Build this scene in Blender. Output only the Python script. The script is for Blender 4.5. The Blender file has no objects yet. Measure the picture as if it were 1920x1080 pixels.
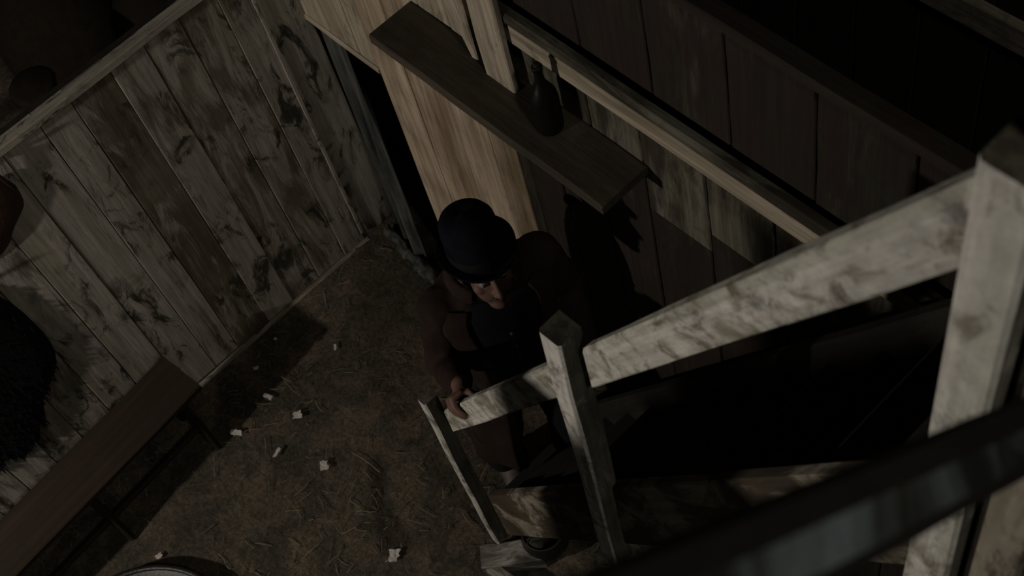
import bpy, bmesh, math, random
from mathutils import Vector, Matrix, Euler, noise

D = bpy.data
SC = bpy.context.scene
COL = SC.collection
rnd = random.Random(11)

# ------------------------------------------------------------------ camera
cam = D.objects.new('camera', D.cameras.new('camera'))
COL.objects.link(cam)
cam.matrix_world = (Matrix.Translation((0, 0, 5.0)) @ Matrix.Rotation(math.radians(61.73), 4, 'Z')
                    @ Matrix.Rotation(math.radians(33.44), 4, 'X') @ Matrix.Rotation(math.radians(-18.22), 4, 'Z'))
cam.data.sensor_width = 24.9
cam.data.lens = 2600 / 1920 * 24.9
cam.data.clip_start = 0.05
cam.data.dof.use_dof = True
cam.data.dof.focus_distance = 4.2
cam.data.dof.aperture_fstop = 4.0
SC.camera = cam

# ------------------------------------------------------------------ world, lights, exposure
w = D.worlds.new('night'); SC.world = w; w.use_nodes = True
w.node_tree.nodes['Background'].inputs[0].default_value = (0.75, 0.85, 1.0, 1)
w.node_tree.nodes['Background'].inputs[1].default_value = 0.002

def lamp(name, loc, power, color, radius):
    l = D.lights.new(name, 'POINT'); l.energy = power; l.color = color; l.shadow_soft_size = radius
    o = D.objects.new(name, l); o.location = loc; COL.objects.link(o); return o
lamp('lantern_light', (-2.95, -3.0, 2.65), 265, (1.0, 0.91, 0.81), 0.06)
lamp('roof_lantern_light', (2.5, 0.2, 7.5), 255, (1.0, 0.95, 0.86), 0.22)

SC.view_settings.view_transform = 'Standard'
SC.view_settings.look = 'None'
SC.view_settings.exposure = 0.0
SC.view_settings.gamma = 1.0
SC.view_settings.use_curve_mapping = False

# ------------------------------------------------------------------ materials
def nodemat(name):
    m = D.materials.new(name); m.use_nodes = True
    nt = m.node_tree; nt.nodes.clear()
    out = nt.nodes.new('ShaderNodeOutputMaterial'); b = nt.nodes.new('ShaderNodeBsdfPrincipled')
    nt.links.new(b.outputs[0], out.inputs[0])
    return m, nt, b

class N:
    def __init__(s, nt): s.nt = nt
    def new(s, t, **kw):
        n = s.nt.nodes.new(t)
        for k, v in kw.items(): setattr(n, k, v)
        return n
    def link(s, a, b): s.nt.links.new(a, b)
    def put(s, sock, v):
        if hasattr(v, 'is_output') or isinstance(v, bpy.types.NodeSocket): s.link(v, sock)
        else: sock.default_value = v
    def math(s, op, a, b=0.0, c=0.0):
        n = s.new('ShaderNodeMath', operation=op)
        s.put(n.inputs[0], a); s.put(n.inputs[1], b); s.put(n.inputs[2], c); return n.outputs[0]
    def noise(s, vec, scale, detail=5, rough=0.6, dist=0.0):
        n = s.new('ShaderNodeTexNoise'); s.link(vec, n.inputs['Vector'])
        n.inputs['Scale'].default_value = scale; n.inputs['Detail'].default_value = detail
        n.inputs['Roughness'].default_value = rough; n.inputs['Distortion'].default_value = dist
        return n.outputs[0]
    def step(s, v, lo, hi):
        n = s.new('ShaderNodeMapRange', interpolation_type='SMOOTHSTEP')
        s.put(n.inputs['Value'], v); s.put(n.inputs['From Min'], lo); s.put(n.inputs['From Max'], hi)
        return n.outputs[0]
    def mix(s, f, a, b, mode='MIX'):
        n = s.new('ShaderNodeMix', data_type='RGBA', blend_type=mode)
        s.put(n.inputs[0], f); s.put(n.inputs[6], a); s.put(n.inputs[7], b); return n.outputs[2]
    def coords(s, scale):
        tc = s.new('ShaderNodeTexCoord'); oi = s.new('ShaderNodeObjectInfo')
        cb = s.new('ShaderNodeCombineXYZ')
        s.link(s.math('MULTIPLY', oi.outputs['Random'], 31.0), cb.inputs[0])
        s.link(s.math('MULTIPLY', oi.outputs['Random'], 17.0), cb.inputs[1])
        s.link(s.math('MULTIPLY', oi.outputs['Random'], 53.0), cb.inputs[2])
        ad = s.new('ShaderNodeVectorMath', operation='ADD')
        s.link(tc.outputs['Object'], ad.inputs[0]); s.link(cb.outputs[0], ad.inputs[1])
        mp = s.new('ShaderNodeMapping'); s.link(ad.outputs[0], mp.inputs[0]); mp.inputs['Scale'].default_value = scale
        return mp.outputs[0], ad.outputs[0], oi
    def bump(s, bsdf, h, strength, dist=0.01):
        n = s.new('ShaderNodeBump'); n.inputs['Strength'].default_value = strength; n.inputs['Distance'].default_value = dist
        s.link(h, n.inputs['Height']); s.link(n.outputs[0], bsdf.inputs['Normal'])

def rgb(r, g, b): return (r, g, b, 1.0)

def wood(name, wash, bare, bare2, amount=0.5, sharp=0.10, size=6.0, stretch=0.16, grain=0.5, mildew=0.5, rough=0.85):
    """old boards, long axis = object Z; 'wash' is paint left on the wood, obj.color[0] shifts how much is left"""
    m, nt, b = nodemat(name); n = N(nt)
    vec, raw, oi = n.coords((1, 1, stretch))
    vec2, _, _ = n.coords((1, 1, 0.035))
    sep = n.new('ShaderNodeSeparateColor'); n.link(oi.outputs['Color'], sep.inputs[0])
    a = n.noise(vec, size, 7, 0.66, 0.7)
    a2 = n.noise(raw, size * 0.35, 3, 0.5, 0.3)
    v = n.math('ADD', n.math('MULTIPLY', a, 0.72), n.math('MULTIPLY', a2, 0.28))
    thr = n.math('SUBTRACT', 1.02 - amount, n.math('MULTIPLY', n.math('SUBTRACT', sep.outputs[0], 0.5), 0.4))
    mask = n.step(v, n.math('SUBTRACT', thr, sharp), n.math('ADD', thr, sharp))
    g = n.noise(vec2, 70, 4, 0.7, 0.2)
    base = n.mix(n.step(n.noise(raw, 4.0, 4, 0.6), 0.35, 0.65), bare, bare2)
    wsh = n.mix(n.step(n.noise(vec, size * 2.3, 5, 0.7), 0.3, 0.75), [c * 0.72 for c in wash[:3]] + [1], wash)
    col = n.mix(mask, base, wsh)
    vec3, _, _ = n.coords((1, 1, 0.42))
    mm = n.math('MULTIPLY', n.step(n.noise(vec3, 12, 7, 0.72, 0.9), 0.50, 0.61), n.step(n.noise(raw, 3.0, 3, 0.5), 0.40, 0.54))
    col = n.mix(n.step(n.noise(vec2, 16, 3, 0.6), 0.40, 0.62), col, n.mix(0.55, col, n.mix(1.0, col, rgb(0.62, 0.64, 0.52), 'MULTIPLY')))
    col = n.mix(n.math('MULTIPLY', mm, mildew), col, rgb(0.020, 0.020, 0.012))
    gr = n.math('ADD', 1.0 - grain * 0.5, n.math('MULTIPLY', n.step(g, 0.25, 0.75), grain))
    br = n.math('MULTIPLY', gr, n.math('ADD', 0.55, n.math('MULTIPLY', sep.outputs[1], 0.9)))
    hs = n.new('ShaderNodeVectorMath', operation='SCALE'); n.link(col, hs.inputs[0]); n.link(br, hs.inputs['Scale'])
    n.link(hs.outputs[0], b.inputs['Base Color'])
    b.inputs['Roughness'].default_value = rough; b.inputs['Specular IOR Level'].default_value = 0.25
    n.bump(b, n.math('ADD', n.math('MULTIPLY', mask, 0.6), n.math('MULTIPLY', g, 0.6)), 0.5, 0.004)
    return m

def plain(name, c1, c2, scale=8, rough=0.9, spec=0.2, bump=0.3, stretch=(1, 1, 1), bscale=None, dist=0.006):
    m, nt, b = nodemat(name); n = N(nt)
    vec, raw, oi = n.coords(stretch)
    f = n.noise(vec, scale, 5, 0.65, 0.3)
    n.link(n.mix(n.step(f, 0.32, 0.68), c1, c2), b.inputs['Base Color'])
    b.inputs['Roughness'].default_value = rough; b.inputs['Specular IOR Level'].default_value = spec
    if bump: n.bump(b, n.noise(vec, bscale or scale * 4, 4, 0.6), bump, dist)
    return m

WASH = rgb(0.34, 0.30, 0.25)
M = {}
M['wall_a'] = wood('whitewashed_boards', rgb(0.32, 0.29, 0.245), rgb(0.085, 0.066, 0.045), rgb(0.135, 0.115, 0.085), 0.565, 0.075, 12, 0.2, 0.4, 0.95)
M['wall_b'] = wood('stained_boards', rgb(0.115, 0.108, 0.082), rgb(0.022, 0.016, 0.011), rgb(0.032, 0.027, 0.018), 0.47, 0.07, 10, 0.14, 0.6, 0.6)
M['low'] = wood('dark_shaded_boards', rgb(0.045, 0.038, 0.027), rgb(0.013, 0.009, 0.006), rgb(0.017, 0.011, 0.008), 0.40, 0.09, 9, 0.12, 0.6, 0.5)  # dark wood, its tone also carrying the man's shadow on the wall
M['pale'] = wood('pale_boards', rgb(0.40, 0.345, 0.27), rgb(0.13, 0.095, 0.06), rgb(0.17, 0.13, 0.09), 0.62, 0.14, 7, 0.10, 0.55, 0.35)
M['tan'] = wood('scrubbed_tan_boards', rgb(0.46, 0.37, 0.275), rgb(0.17, 0.12, 0.075), rgb(0.22, 0.165, 0.11), 0.52, 0.12, 9, 0.07, 0.6, 0.2)
M['upper'] = wood('reddish_boards', rgb(0.065, 0.060, 0.043), rgb(0.018, 0.010, 0.007), rgb(0.016, 0.012, 0.008), 0.38, 0.08, 9, 0.12, 0.6, 0.7)
M['rail'] = wood('worn_painted_rail', rgb(0.60, 0.585, 0.54), rgb(0.15, 0.125, 0.10), rgb(0.26, 0.235, 0.19), 0.555, 0.07, 17, 0.6, 0.3, 0.5)
M['stringer'] = wood('peeling_stringer', rgb(0.30, 0.265, 0.21), rgb(0.05, 0.037, 0.024), rgb(0.075, 0.055, 0.036), 0.50, 0.05, 9, 0.35, 0.4, 0.4)
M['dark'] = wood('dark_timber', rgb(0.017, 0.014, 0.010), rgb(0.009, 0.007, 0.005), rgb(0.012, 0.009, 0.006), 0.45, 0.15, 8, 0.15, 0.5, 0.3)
M['bench'] = wood('brown_bench_wood', rgb(0.030, 0.019, 0.011), rgb(0.019, 0.012, 0.0075), rgb(0.024, 0.015, 0.009), 0.52, 0.2, 6, 0.08, 0.4, 0.15, 0.7)
M['shelf'] = wood('grimy_shelf_wood', rgb(0.085, 0.068, 0.048), rgb(0.034, 0.027, 0.019), rgb(0.046, 0.036, 0.025), 0.45, 0.2, 9, 0.3, 0.4, 0.4)
M['front'] = wood('blue_grey_lit_strip', rgb(0.20, 0.235, 0.245), rgb(0.010, 0.012, 0.009), rgb(0.02, 0.017, 0.012), 0.49, 0.06, 4, 0.8, 0.3, 0.2)  # bluish patches painted in for light caught along the near rail
M['bare'] = wood('bare_shaded_wood', rgb(0.30, 0.285, 0.25), rgb(0.06, 0.055, 0.042), rgb(0.10, 0.092, 0.072), 0.40, 0.08, 17, 0.3, 0.6, 0.4)  # bare wood; on the newels its dark tone also stands for shade
M['rail_top'] = plain('dark_mottled_wood', rgb(0.035, 0.03, 0.022), rgb(0.085, 0.075, 0.055), 30, bump=0.4)  # darker mottled wood for upward faces of handrails and newels
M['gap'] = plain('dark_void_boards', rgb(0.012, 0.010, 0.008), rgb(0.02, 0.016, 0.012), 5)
M['cloth'] = plain('dark_green_cloth', rgb(0.016, 0.019, 0.018), rgb(0.085, 0.088, 0.078), 22, stretch=(1, 1, 0.05), bscale=120, bump=0.3)  # dark vertical streaks painted in as shade of the folds
M['coat'] = plain('dark_brown_wool', rgb(0.016, 0.010, 0.008), rgb(0.024, 0.015, 0.012), 12, 0.95, 0.1, 0.4, bscale=160, dist=0.003)
M['black'] = plain('black_cloth', rgb(0.007, 0.007, 0.009), rgb(0.011, 0.011, 0.014), 12, 0.95, 0.1, 0.3, bscale=160, dist=0.002)
M['felt'] = plain('black_felt', rgb(0.0045, 0.0045, 0.007), rgb(0.007, 0.007, 0.010), 20, 1.0, 0.03, 0.2, bscale=200, dist=0.001)
M['band'] = plain('black_ribbon', rgb(0.004, 0.004, 0.005), rgb(0.006, 0.006, 0.007), 20, 0.8, 0.1, 0.0)
M['skin'] = plain('skin', rgb(0.095, 0.054, 0.040), rgb(0.12, 0.068, 0.050), 22, 0.6, 0.3, 0.15, bscale=150, dist=0.001)
M['hair'] = plain('dark_hair', rgb(0.016, 0.010, 0.007), rgb(0.03, 0.02, 0.013), 90, 0.7, 0.3, 0.5, stretch=(1, 1, 0.2), dist=0.003)
M['eye'] = plain('eye_white', rgb(0.16, 0.145, 0.13), rgb(0.18, 0.16, 0.145), 9, 0.5, 0.2, 0)
M['iris'] = plain('dark_iris', rgb(0.02, 0.015, 0.01), rgb(0.03, 0.02, 0.012), 9, 0.2, 0.5, 0)
M['lip'] = plain('lips', rgb(0.075, 0.032, 0.026), rgb(0.09, 0.038, 0.03), 30, 0.6, 0.3, 0)
M['linen'] = plain('grubby_linen', rgb(0.14, 0.125, 0.10), rgb(0.18, 0.16, 0.13), 30, 0.9, 0.1, 0.2)
M['leather'] = plain('dark_leather', rgb(0.03, 0.016, 0.010), rgb(0.045, 0.022, 0.014), 15, 0.6, 0.3, 0.4)
M['boot'] = plain('scuffed_boot_leather', rgb(0.05, 0.042, 0.034), rgb(0.10, 0.085, 0.07), 30, 0.6, 0.35, 0.3)
M['fur'] = plain('black_fur', rgb(0.0035, 0.0033, 0.004), rgb(0.006, 0.0055, 0.006), 30, 0.9, 0.15, 0.8, stretch=(1, 1, 0.25), bscale=90)
M['paper'] = plain('scrap_paper', rgb(0.36, 0.33, 0.30), rgb(0.45, 0.42, 0.38), 20, 0.9, 0.2, 0.1)
M['iron'] = plain('black_iron', rgb(0.008, 0.007, 0.006), rgb(0.015, 0.013, 0.011), 20, 0.45, 0.4, 0.3)
M['brass'] = plain('dull_horn', rgb(0.02, 0.017, 0.014), rgb(0.03, 0.026, 0.02), 30, 0.6, 0.3, 0.0)
M['sack'] = plain('burlap', rgb(0.010, 0.0075, 0.005), rgb(0.015, 0.011, 0.007), 18, 0.95, 0.1, 0.5, bscale=150, dist=0.004)
M['straw'] = plain('dry_straw', rgb(0.17, 0.14, 0.085), rgb(0.09, 0.077, 0.048), 3, 0.8, 0.3, 0)
m, nt, b = nodemat('brown_bottle_glass')
b.inputs['Base Color'].default_value = (0.006, 0.005, 0.004, 1); b.inputs['Roughness'].default_value = 0.42
b.inputs['Specular IOR Level'].default_value = 0.12
M['glass'] = m
# trodden earth
m, nt, b = nodemat('trodden_earth'); n = N(nt)
tc = n.new('ShaderNodeTexCoord'); P = tc.outputs['Object']
big = n.noise(P, 1.7, 5, 0.6, 0.6); mid = n.noise(P, 7, 6, 0.65, 0.5); fine = n.noise(P, 60, 6, 0.75, 0.3)
c = n.mix(n.step(mid, 0.36, 0.66), rgb(0.056, 0.052, 0.039), rgb(0.130, 0.098, 0.068))
c = n.mix(n.step(big, 0.42, 0.62), n.mix(0.55, c, rgb(0.040, 0.038, 0.027)), c)
patchy = n.math('MULTIPLY', n.step(n.noise(P, 2.6, 4, 0.55, 0.9), 0.57, 0.66), 0.75)  # random darker patches across the floor
c = n.mix(patchy, c, rgb(0.030, 0.024, 0.018))
f2 = n.math('ADD', 0.45, n.math('MULTIPLY', n.step(fine, 0.25, 0.8), 1.1))
hs = n.new('ShaderNodeVectorMath', operation='SCALE'); n.link(c, hs.inputs[0]); n.link(f2, hs.inputs['Scale'])
n.link(hs.outputs[0], b.inputs['Base Color']); b.inputs['Roughness'].default_value = 0.95; b.inputs['Specular IOR Level'].default_value = 0.15
n.bump(b, n.math('ADD', n.math('MULTIPLY', fine, 0.5), mid), 0.8, 0.02)
M['earth'] = m

# ------------------------------------------------------------------ helpers
def link(o, parent=None):
    COL.objects.link(o)
    if parent is not None: o.parent = parent
    return o

def obj(name, verts, faces, mat, parent=None, loc=None, rot=None, smooth=False):
    me = D.meshes.new(name); me.from_pydata([tuple(v) for v in verts], [], faces); me.update()
    if smooth:
        for p in me.polygons: p.use_smooth = True
    me.materials.append(mat)
    o = D.objects.new(name, me); o.color = (0.5, 0.5, 0.5, 1)
    if loc is not None: o.location = loc
    if rot is not None: o.rotation_mode = 'XYZ'; o.rotation_euler = rot
    return link(o, parent)

def thing(name, label, cat, loc=(0, 0, 0), rot=None, group=None):
    o = D.objects.new(name, None); o.empty_display_size = 0.1; o.location = loc
    if rot is not None: o.rotation_euler = rot
    return tag(link(o), label, cat, group)

def tag(o, label=None, cat=None, group=None, kind=None):
    if label: o['label'] = label
    if cat: o['category'] = cat
    if group: o['group'] = group
    if kind: o['kind'] = kind
    return o

def plank_geo(wd, th, ln, seg=2, jit=0.0015, ch=0.004, taper=(1, 1), r=rnd):
    """board: X width, Y thickness, Z length from the origin corner; front is -Y"""
    ch = min(ch, th * 0.35, wd * 0.3)
    vs, fs = [], []
    for i in range(seg + 1):
        t = i / seg; z = ln * t; k = taper[0] + (taper[1] - taper[0]) * t
        j = lambda: r.uniform(-jit, jit)
        W = wd * k; x0 = (wd - W) / 2
        prof = [(x0 + ch, 0), (x0 + W - ch, 0), (x0 + W, ch), (x0 + W, th), (x0, th), (x0, ch)]
        dx, dy = j(), j()
        vs += [(x + dx, y + dy + j() * 0.5, z) for x, y in prof]
    for i in range(seg):
        a = i * 6
        for q in range(6): fs.append((a + q, a + (q + 1) % 6, a + 6 + (q + 1) % 6, a + 6 + q))
    fs.append((5, 4, 3, 2, 1, 0)); e = seg * 6; fs.append((e, e + 1, e + 2, e + 3, e + 4, e + 5))
    return vs, fs

def plank(name, wd, th, ln, mat, parent, loc, rot=None, seg=2, col=(0.5, 0.5), jit=0.0015, ch=0.004, taper=(1, 1)):
    v, f = plank_geo(wd, th, ln, seg, jit, ch, taper)
    o = obj(name, v, f, mat, parent, loc, rot)
    o.color = (col[0], col[1], 0.5, 1)
    return o

def axes(o, p, zdir, front):
    """place a board: long axis along zdir, its -Y front facing 'front'"""
    z = Vector(zdir).normalized(); y = -Vector(front); y = (y - y.dot(z) * z).normalized(); x = y.cross(z)
    mt = Matrix((x, y, z)).transposed().to_4x4(); mt.translation = Vector(p)
    o.matrix_local = mt
    return o

def board(name, p, zdir, front, wd, th, ln, mat, parent=None, col=(0.5, 0.5), **kw):
    o = plank(name, wd, th, ln, mat, parent, (0, 0, 0), None, col=col, **kw)
    return axes(o, p, zdir, front)

def lathe(prof, n=32, sx=1, sy=1):
    vs, fs = [], []
    for r_, z in prof:
        for k in range(n):
            a = 2 * math.pi * k / n; vs.append((r_ * math.cos(a) * sx, r_ * math.sin(a) * sy, z))
    for i in range(len(prof) - 1):
        for k in range(n):
            fs.append((i * n + k, i * n + (k + 1) % n, (i + 1) * n + (k + 1) % n, (i + 1) * n + k))
    fs.append(tuple(reversed(range(n)))); fs.append(tuple((len(prof) - 1) * n + k for k in range(n)))
    return vs, fs

def loft(rings, n=24, cap=True):
    """rings: (center, u, v) with half axes as vectors"""
    vs, fs = [], []
    for c, u, v in rings:
        c, u, v = Vector(c), Vector(u), Vector(v)
        for k in range(n):
            a = 2 * math.pi * k / n; vs.append(c + u * math.cos(a) + v * math.sin(a))
    for i in range(len(rings) - 1):
        for k in range(n): fs.append((i * n + k, i * n + (k + 1) % n, (i + 1) * n + (k + 1) % n, (i + 1) * n + k))
    if cap:
        fs.append(tuple(reversed(range(n)))); fs.append(tuple((len(rings) - 1) * n + k for k in range(n)))
    return vs, fs

def tube(pts, radii, n=12):
    pts = [Vector(p) for p in pts]; rings = []; ref = None
    for i, p in enumerate(pts):
        t = (pts[min(i + 1, len(pts) - 1)] - pts[max(i - 1, 0)]).normalized()
        if ref is None: ref = Vector((0, 0, 1)) if abs(t.z) < 0.9 else Vector((1, 0, 0))
        u = (ref - ref.dot(t) * t).normalized(); v = t.cross(u); ref = u
        r_ = radii[i] if hasattr(radii, '__len__') else radii
        rings.append((p, u * r_, v * r_))
    return loft(rings, n)

def join(*geos):
    vs, fs = [], []
    for v, f in geos:
        o = len(vs); vs += list(v); fs += [tuple(i + o for i in q) for q in f]
    return vs, fs

def ball(c, rx, ry, rz, n=16, m=10, R=None):
    vs, fs = [], []
    for i in range(m + 1):
        th = math.pi * i / m
        for k in range(n):
            a = 2 * math.pi * k / n
            p = Vector((rx * math.sin(th) * math.cos(a), ry * math.sin(th) * math.sin(a), rz * math.cos(th)))
            if R: p = R @ p
            vs.append(p + Vector(c))
    for i in range(m):
        for k in range(n): fs.append((i * n + k, (i + 1) * n + k, (i + 1) * n + (k + 1) % n, i * n + (k + 1) % n))
    return vs, fs

def remesh(o, vox, smooth=2):
    md = o.modifiers.new('fuse', 'REMESH'); md.mode = 'VOXEL'; md.voxel_size = vox; md.use_smooth_shade = True
    if smooth:
        s = o.modifiers.new('soften', 'SMOOTH'); s.iterations = smooth; s.factor = 0.5

def subsurf(o, lv=2):
    s = o.modifiers.new('round', 'SUBSURF'); s.levels = lv; s.render_levels = lv

XA, WB = -3.62, 1.48      # inner faces of the two walls

# ------------------------------------------------------------------ floor
nx, ny = 150, 130
vs = []; x0, x1, y0, y1 = -6.5, 1.0, -2.2, 4.2
for j in range(ny + 1):
    for i in range(nx + 1):
        x = x0 + (x1 - x0) * i / nx; y = y0 + (y1 - y0) * j / ny
        h = noise.noise((x * 1.3, y * 1.3, 0)) * 0.014 + noise.noise((x * 5, y * 5, 3)) * 0.007 + noise.noise((x * 14, y * 14, 7)) * 0.0035 - 0.008
        vs.append((x, y, h))
fs = [(j * (nx + 1) + i, j * (nx + 1) + i + 1, (j + 1) * (nx + 1) + i + 1, (j + 1) * (nx + 1) + i) for j in range(ny) for i in range(nx)]
fl = obj('floor', vs, fs, M['earth'], smooth=True)
tag(fl, 'trodden earth floor with straw and dark patches', kind='structure')

# ------------------------------------------------------------------ left wall (runs along Y at x = XA)
HA = 1.74
wa = obj('wall_left', *join(plank_geo(3.6, 0.02, HA, 1, 0)), M['gap'])
wa.matrix_basis = Matrix(((0, -1, 0, XA - 0.026), (1, 0, 0, -2.1), (0, 0, 1, 0), (0, 0, 0, 1)))
tag(wa, 'low partition of whitewashed peeling boards', kind='structure')
YS = [-2.1, -1.93, -1.78, -1.62, -1.47, -1.33, -1.18, -1.03, -0.88, -0.74, -0.60, -0.46, -0.31, -0.17, -0.02, 0.13, 0.28, 0.435, 0.565, 0.735, 0.88, 1.035, 1.19, 1.31, 1.495]
WAcol = {16: (0.72, 0.56), 17: (0.58, 0.50), 18: (0.22, 0.46), 19: (0.55, 0.44), 20: (0.34, 0.50), 21: (0.45, 0.46), 22: (0.55, 0.44), 23: (0.72, 0.48), 15: (0.7, 0.56), 14: (0.52, 0.5), 13: (0.48, 0.48)}
def dark_top(o, up, m2):
    """upward faces take the darker second material"""
    o.data.materials.append(m2); r3 = o.matrix_basis.to_3x3()
    for p in o.data.polygons:
        if (r3 @ p.normal).dot(Vector(up)) > 0.7: p.material_index = 1
    return o
def child_of(o, par):
    o.parent = par; o.matrix_parent_inverse = par.matrix_basis.inverted()
for i in range(len(YS) - 1):
    a, c2 = YS[i], YS[i + 1]
    o = board('plank', (XA - rnd.uniform(0, 0.004), a + 0.002, 0.0), (0, 0, 1), (1, 0, 0), c2 - a - 0.0025, 0.022, HA - 0.005, M['wall_a'],
              col=WAcol.get(i, (rnd.uniform(0.3, 0.6), rnd.uniform(0.4, 0.55))), seg=4, jit=0.0012, ch=0.0025)
    child_of(o, wa)
def setting(o, label): return tag(o, label, kind='structure')
setting(board('trim_1', (XA + 0.012, -2.1, HA), (0, 1, 0), (0, 0, 1), 0.042, 0.03, 3.52, M['wall_a'], col=(0.6, 0.5), seg=16, jit=0.004).__class__ and D.objects['trim_1'], 'whitewashed cap rail along the top of the left partition')
# the cap board needs to sit across the top: shift it back over the planks
D.objects['trim_1'].location = (XA + 0.012, -2.1, HA + 0.026)
setting(board('trim_2', (XA + 0.0065, 1.302, 0.05), (0, 0, 1), (1, 0, 0), 0.016, 0.006, HA - 0.06, M['wall_a'], col=(0.75, 0.55), seg=4), 'narrow upright batten on the left partition beside the doorway')
setting(board('baseboard_left', (XA + 0.022, -2.1, 0.0), (0, 1, 0), (1, 0, 0), 0.055, 0.02, 3.42, M['wall_a'], col=(0.5, 0.45), seg=10, jit=0.003), 'worn pale baseboard along the left partition')

# ------------------------------------------------------------------ right wall (runs along X at y = WB), faces -Y
HB = 2.70
DX0, DX1, DH = XA, -3.19, 1.30         # doorway
wb = obj('wall_right', *join(plank_geo(4.2, 0.02, HB, 1, 0)), M['gap'])
wb.location = (DX1, WB + 0.026, 0)
tag(wb, 'tall partition of stained boards with a moulded ledge', kind='structure')
wb2 = obj('wall_back', *plank_geo(0.75, 0.02, HB - DH, 1, 0), M['gap'])
wb2.location = (XA - 0.3, WB + 0.026, DH); tag(wb2, 'boards over the low doorway', kind='structure')
def wboard(xa, xb, z0, z1, mat, col, par=wb, dy=0.0, **kw):
    o = board('plank', (xa + 0.002, WB + dy - rnd.uniform(0, 0.003), z0), (0, 0, 1), (0, -1, 0), xb - xa - 0.004, 0.022, z1 - z0, mat, col=col, seg=3, **kw)
    child_of(o, par)
LED = 2.12
# boards over the door
for xa, xb, c2 in ((XA - 0.3, -3.66, (0.5, 0.5)), (-3.66, -3.47, (0.62, 0.55)), (-3.47, -3.30, (0.55, 0.5)), (-3.30, DX1, (0.66, 0.55))):
    wboard(xa, xb, DH, LED, M['pale'], c2, wb2)
# tan boards beside the door, under the shelf
for xa, xb, c2 in ((DX1, -3.0, (0.60, 0.58)), (-3.0, -2.77, (0.60, 0.56)), (-2.77, -2.57, (0.5, 0.46)), (-2.57, -2.43, (0.4, 0.32))):  # tones step darker to the right, fading light put into the colour
    wboard(xa, xb, 0.02, 1.90, M['tan'], c2)
for xa, xb, c2 in ((DX1, -2.98, (0.7, 0.55)), (-2.98, -2.76, (0.6, 0.5)), (-2.76, -2.60, (0.62, 0.5)), (-2.60, -2.51, (0.55, 0.5))):
    wboard(xa, xb, 1.90, LED, M['pale'], c2)
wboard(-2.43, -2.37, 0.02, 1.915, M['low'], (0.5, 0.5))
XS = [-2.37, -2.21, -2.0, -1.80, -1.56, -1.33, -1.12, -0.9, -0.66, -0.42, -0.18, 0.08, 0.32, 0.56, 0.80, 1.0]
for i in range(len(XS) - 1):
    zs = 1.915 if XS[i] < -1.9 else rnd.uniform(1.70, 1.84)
    wboard(XS[i], XS[i + 1], 0.02, zs - 0.003, M['low'], (rnd.uniform(0.4, 0.6), rnd.uniform(0.4, 0.6)))  # darkened lower length stands in for cast shadow
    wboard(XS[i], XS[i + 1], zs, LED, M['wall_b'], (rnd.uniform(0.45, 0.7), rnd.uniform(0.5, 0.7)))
XU = [-3.66, -3.45, -3.19]
for i in range(2): wboard(XU[i], XU[i + 1], 2.285, HB, M['upper'], (0.5, 0.5), wb2)
XU = [-3.19, -2.95, -2.70, -2.46, -2.24, -1.98, -1.72, -1.46, -1.20, -0.94, -0.68, -0.42, -0.16, 0.10, 0.36, 0.62, 0.9]
for i in range(len(XU) - 1):
    wboard(XU[i], XU[i + 1], 2.285, HB - 0.002, M['upper'], (rnd.uniform(0.4, 0.65), rnd.uniform(0.3, 0.5)))
# ledge: flat rail with a raised moulding
setting(board('trim_3', (-3.9, WB - 0.024, LED + 0.085), (1, 0, 0), (0, -1, 0), 0.085, 0.024, 4.9, M['pale'], col=(0.55, 0.42), seg=16, jit=0.002), 'pale moulded rail running along the tall partition')
setting(board('trim_4', (-3.9, WB - 0.032, LED + 0.125), (1, 0, 0), (0, -1, 0), 0.04, 0.032, 4.9, M['wall_b'], col=(0.6, 0.5), seg=16, jit=0.0012, ch=0.009), 'darker rounded lip over the pale rail')
setting(board('trim_5', (-3.9, WB - 0.012, HB + 0.03), (1, 0, 0), (0, -1, 0), 0.032, 0.05, 4.9, M['upper'], col=(0.45, 0.5), seg=16, jit=0.002), 'dark cap along the top of the tall partition')
setting(board('trim_6', (XA - 0.3, WB - 0.010, DH + 0.028), (1, 0, 0), (0, -1, 0), 0.028, 0.012, 0.735, M['pale'], col=(0.7, 0.55), seg=3), 'thin pale lintel strip over the low doorway')
# dark room behind the doorway
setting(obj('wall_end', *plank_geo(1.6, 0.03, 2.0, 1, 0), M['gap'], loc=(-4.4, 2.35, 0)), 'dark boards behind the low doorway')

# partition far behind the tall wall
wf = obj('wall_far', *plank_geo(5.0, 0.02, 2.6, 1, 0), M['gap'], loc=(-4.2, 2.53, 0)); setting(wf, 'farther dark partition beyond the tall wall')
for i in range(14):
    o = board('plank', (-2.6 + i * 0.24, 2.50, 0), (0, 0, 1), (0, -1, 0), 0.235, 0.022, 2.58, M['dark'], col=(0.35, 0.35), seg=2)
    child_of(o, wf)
setting(board('trim_7', (-2.8, 2.47, 1.93), (1, 0, 0), (0, -1, 0), 0.10, 0.03, 3.6, M['pale'], col=(0.5, 0.0), seg=10, jit=0.003), 'pale rail on the farther partition')

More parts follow.
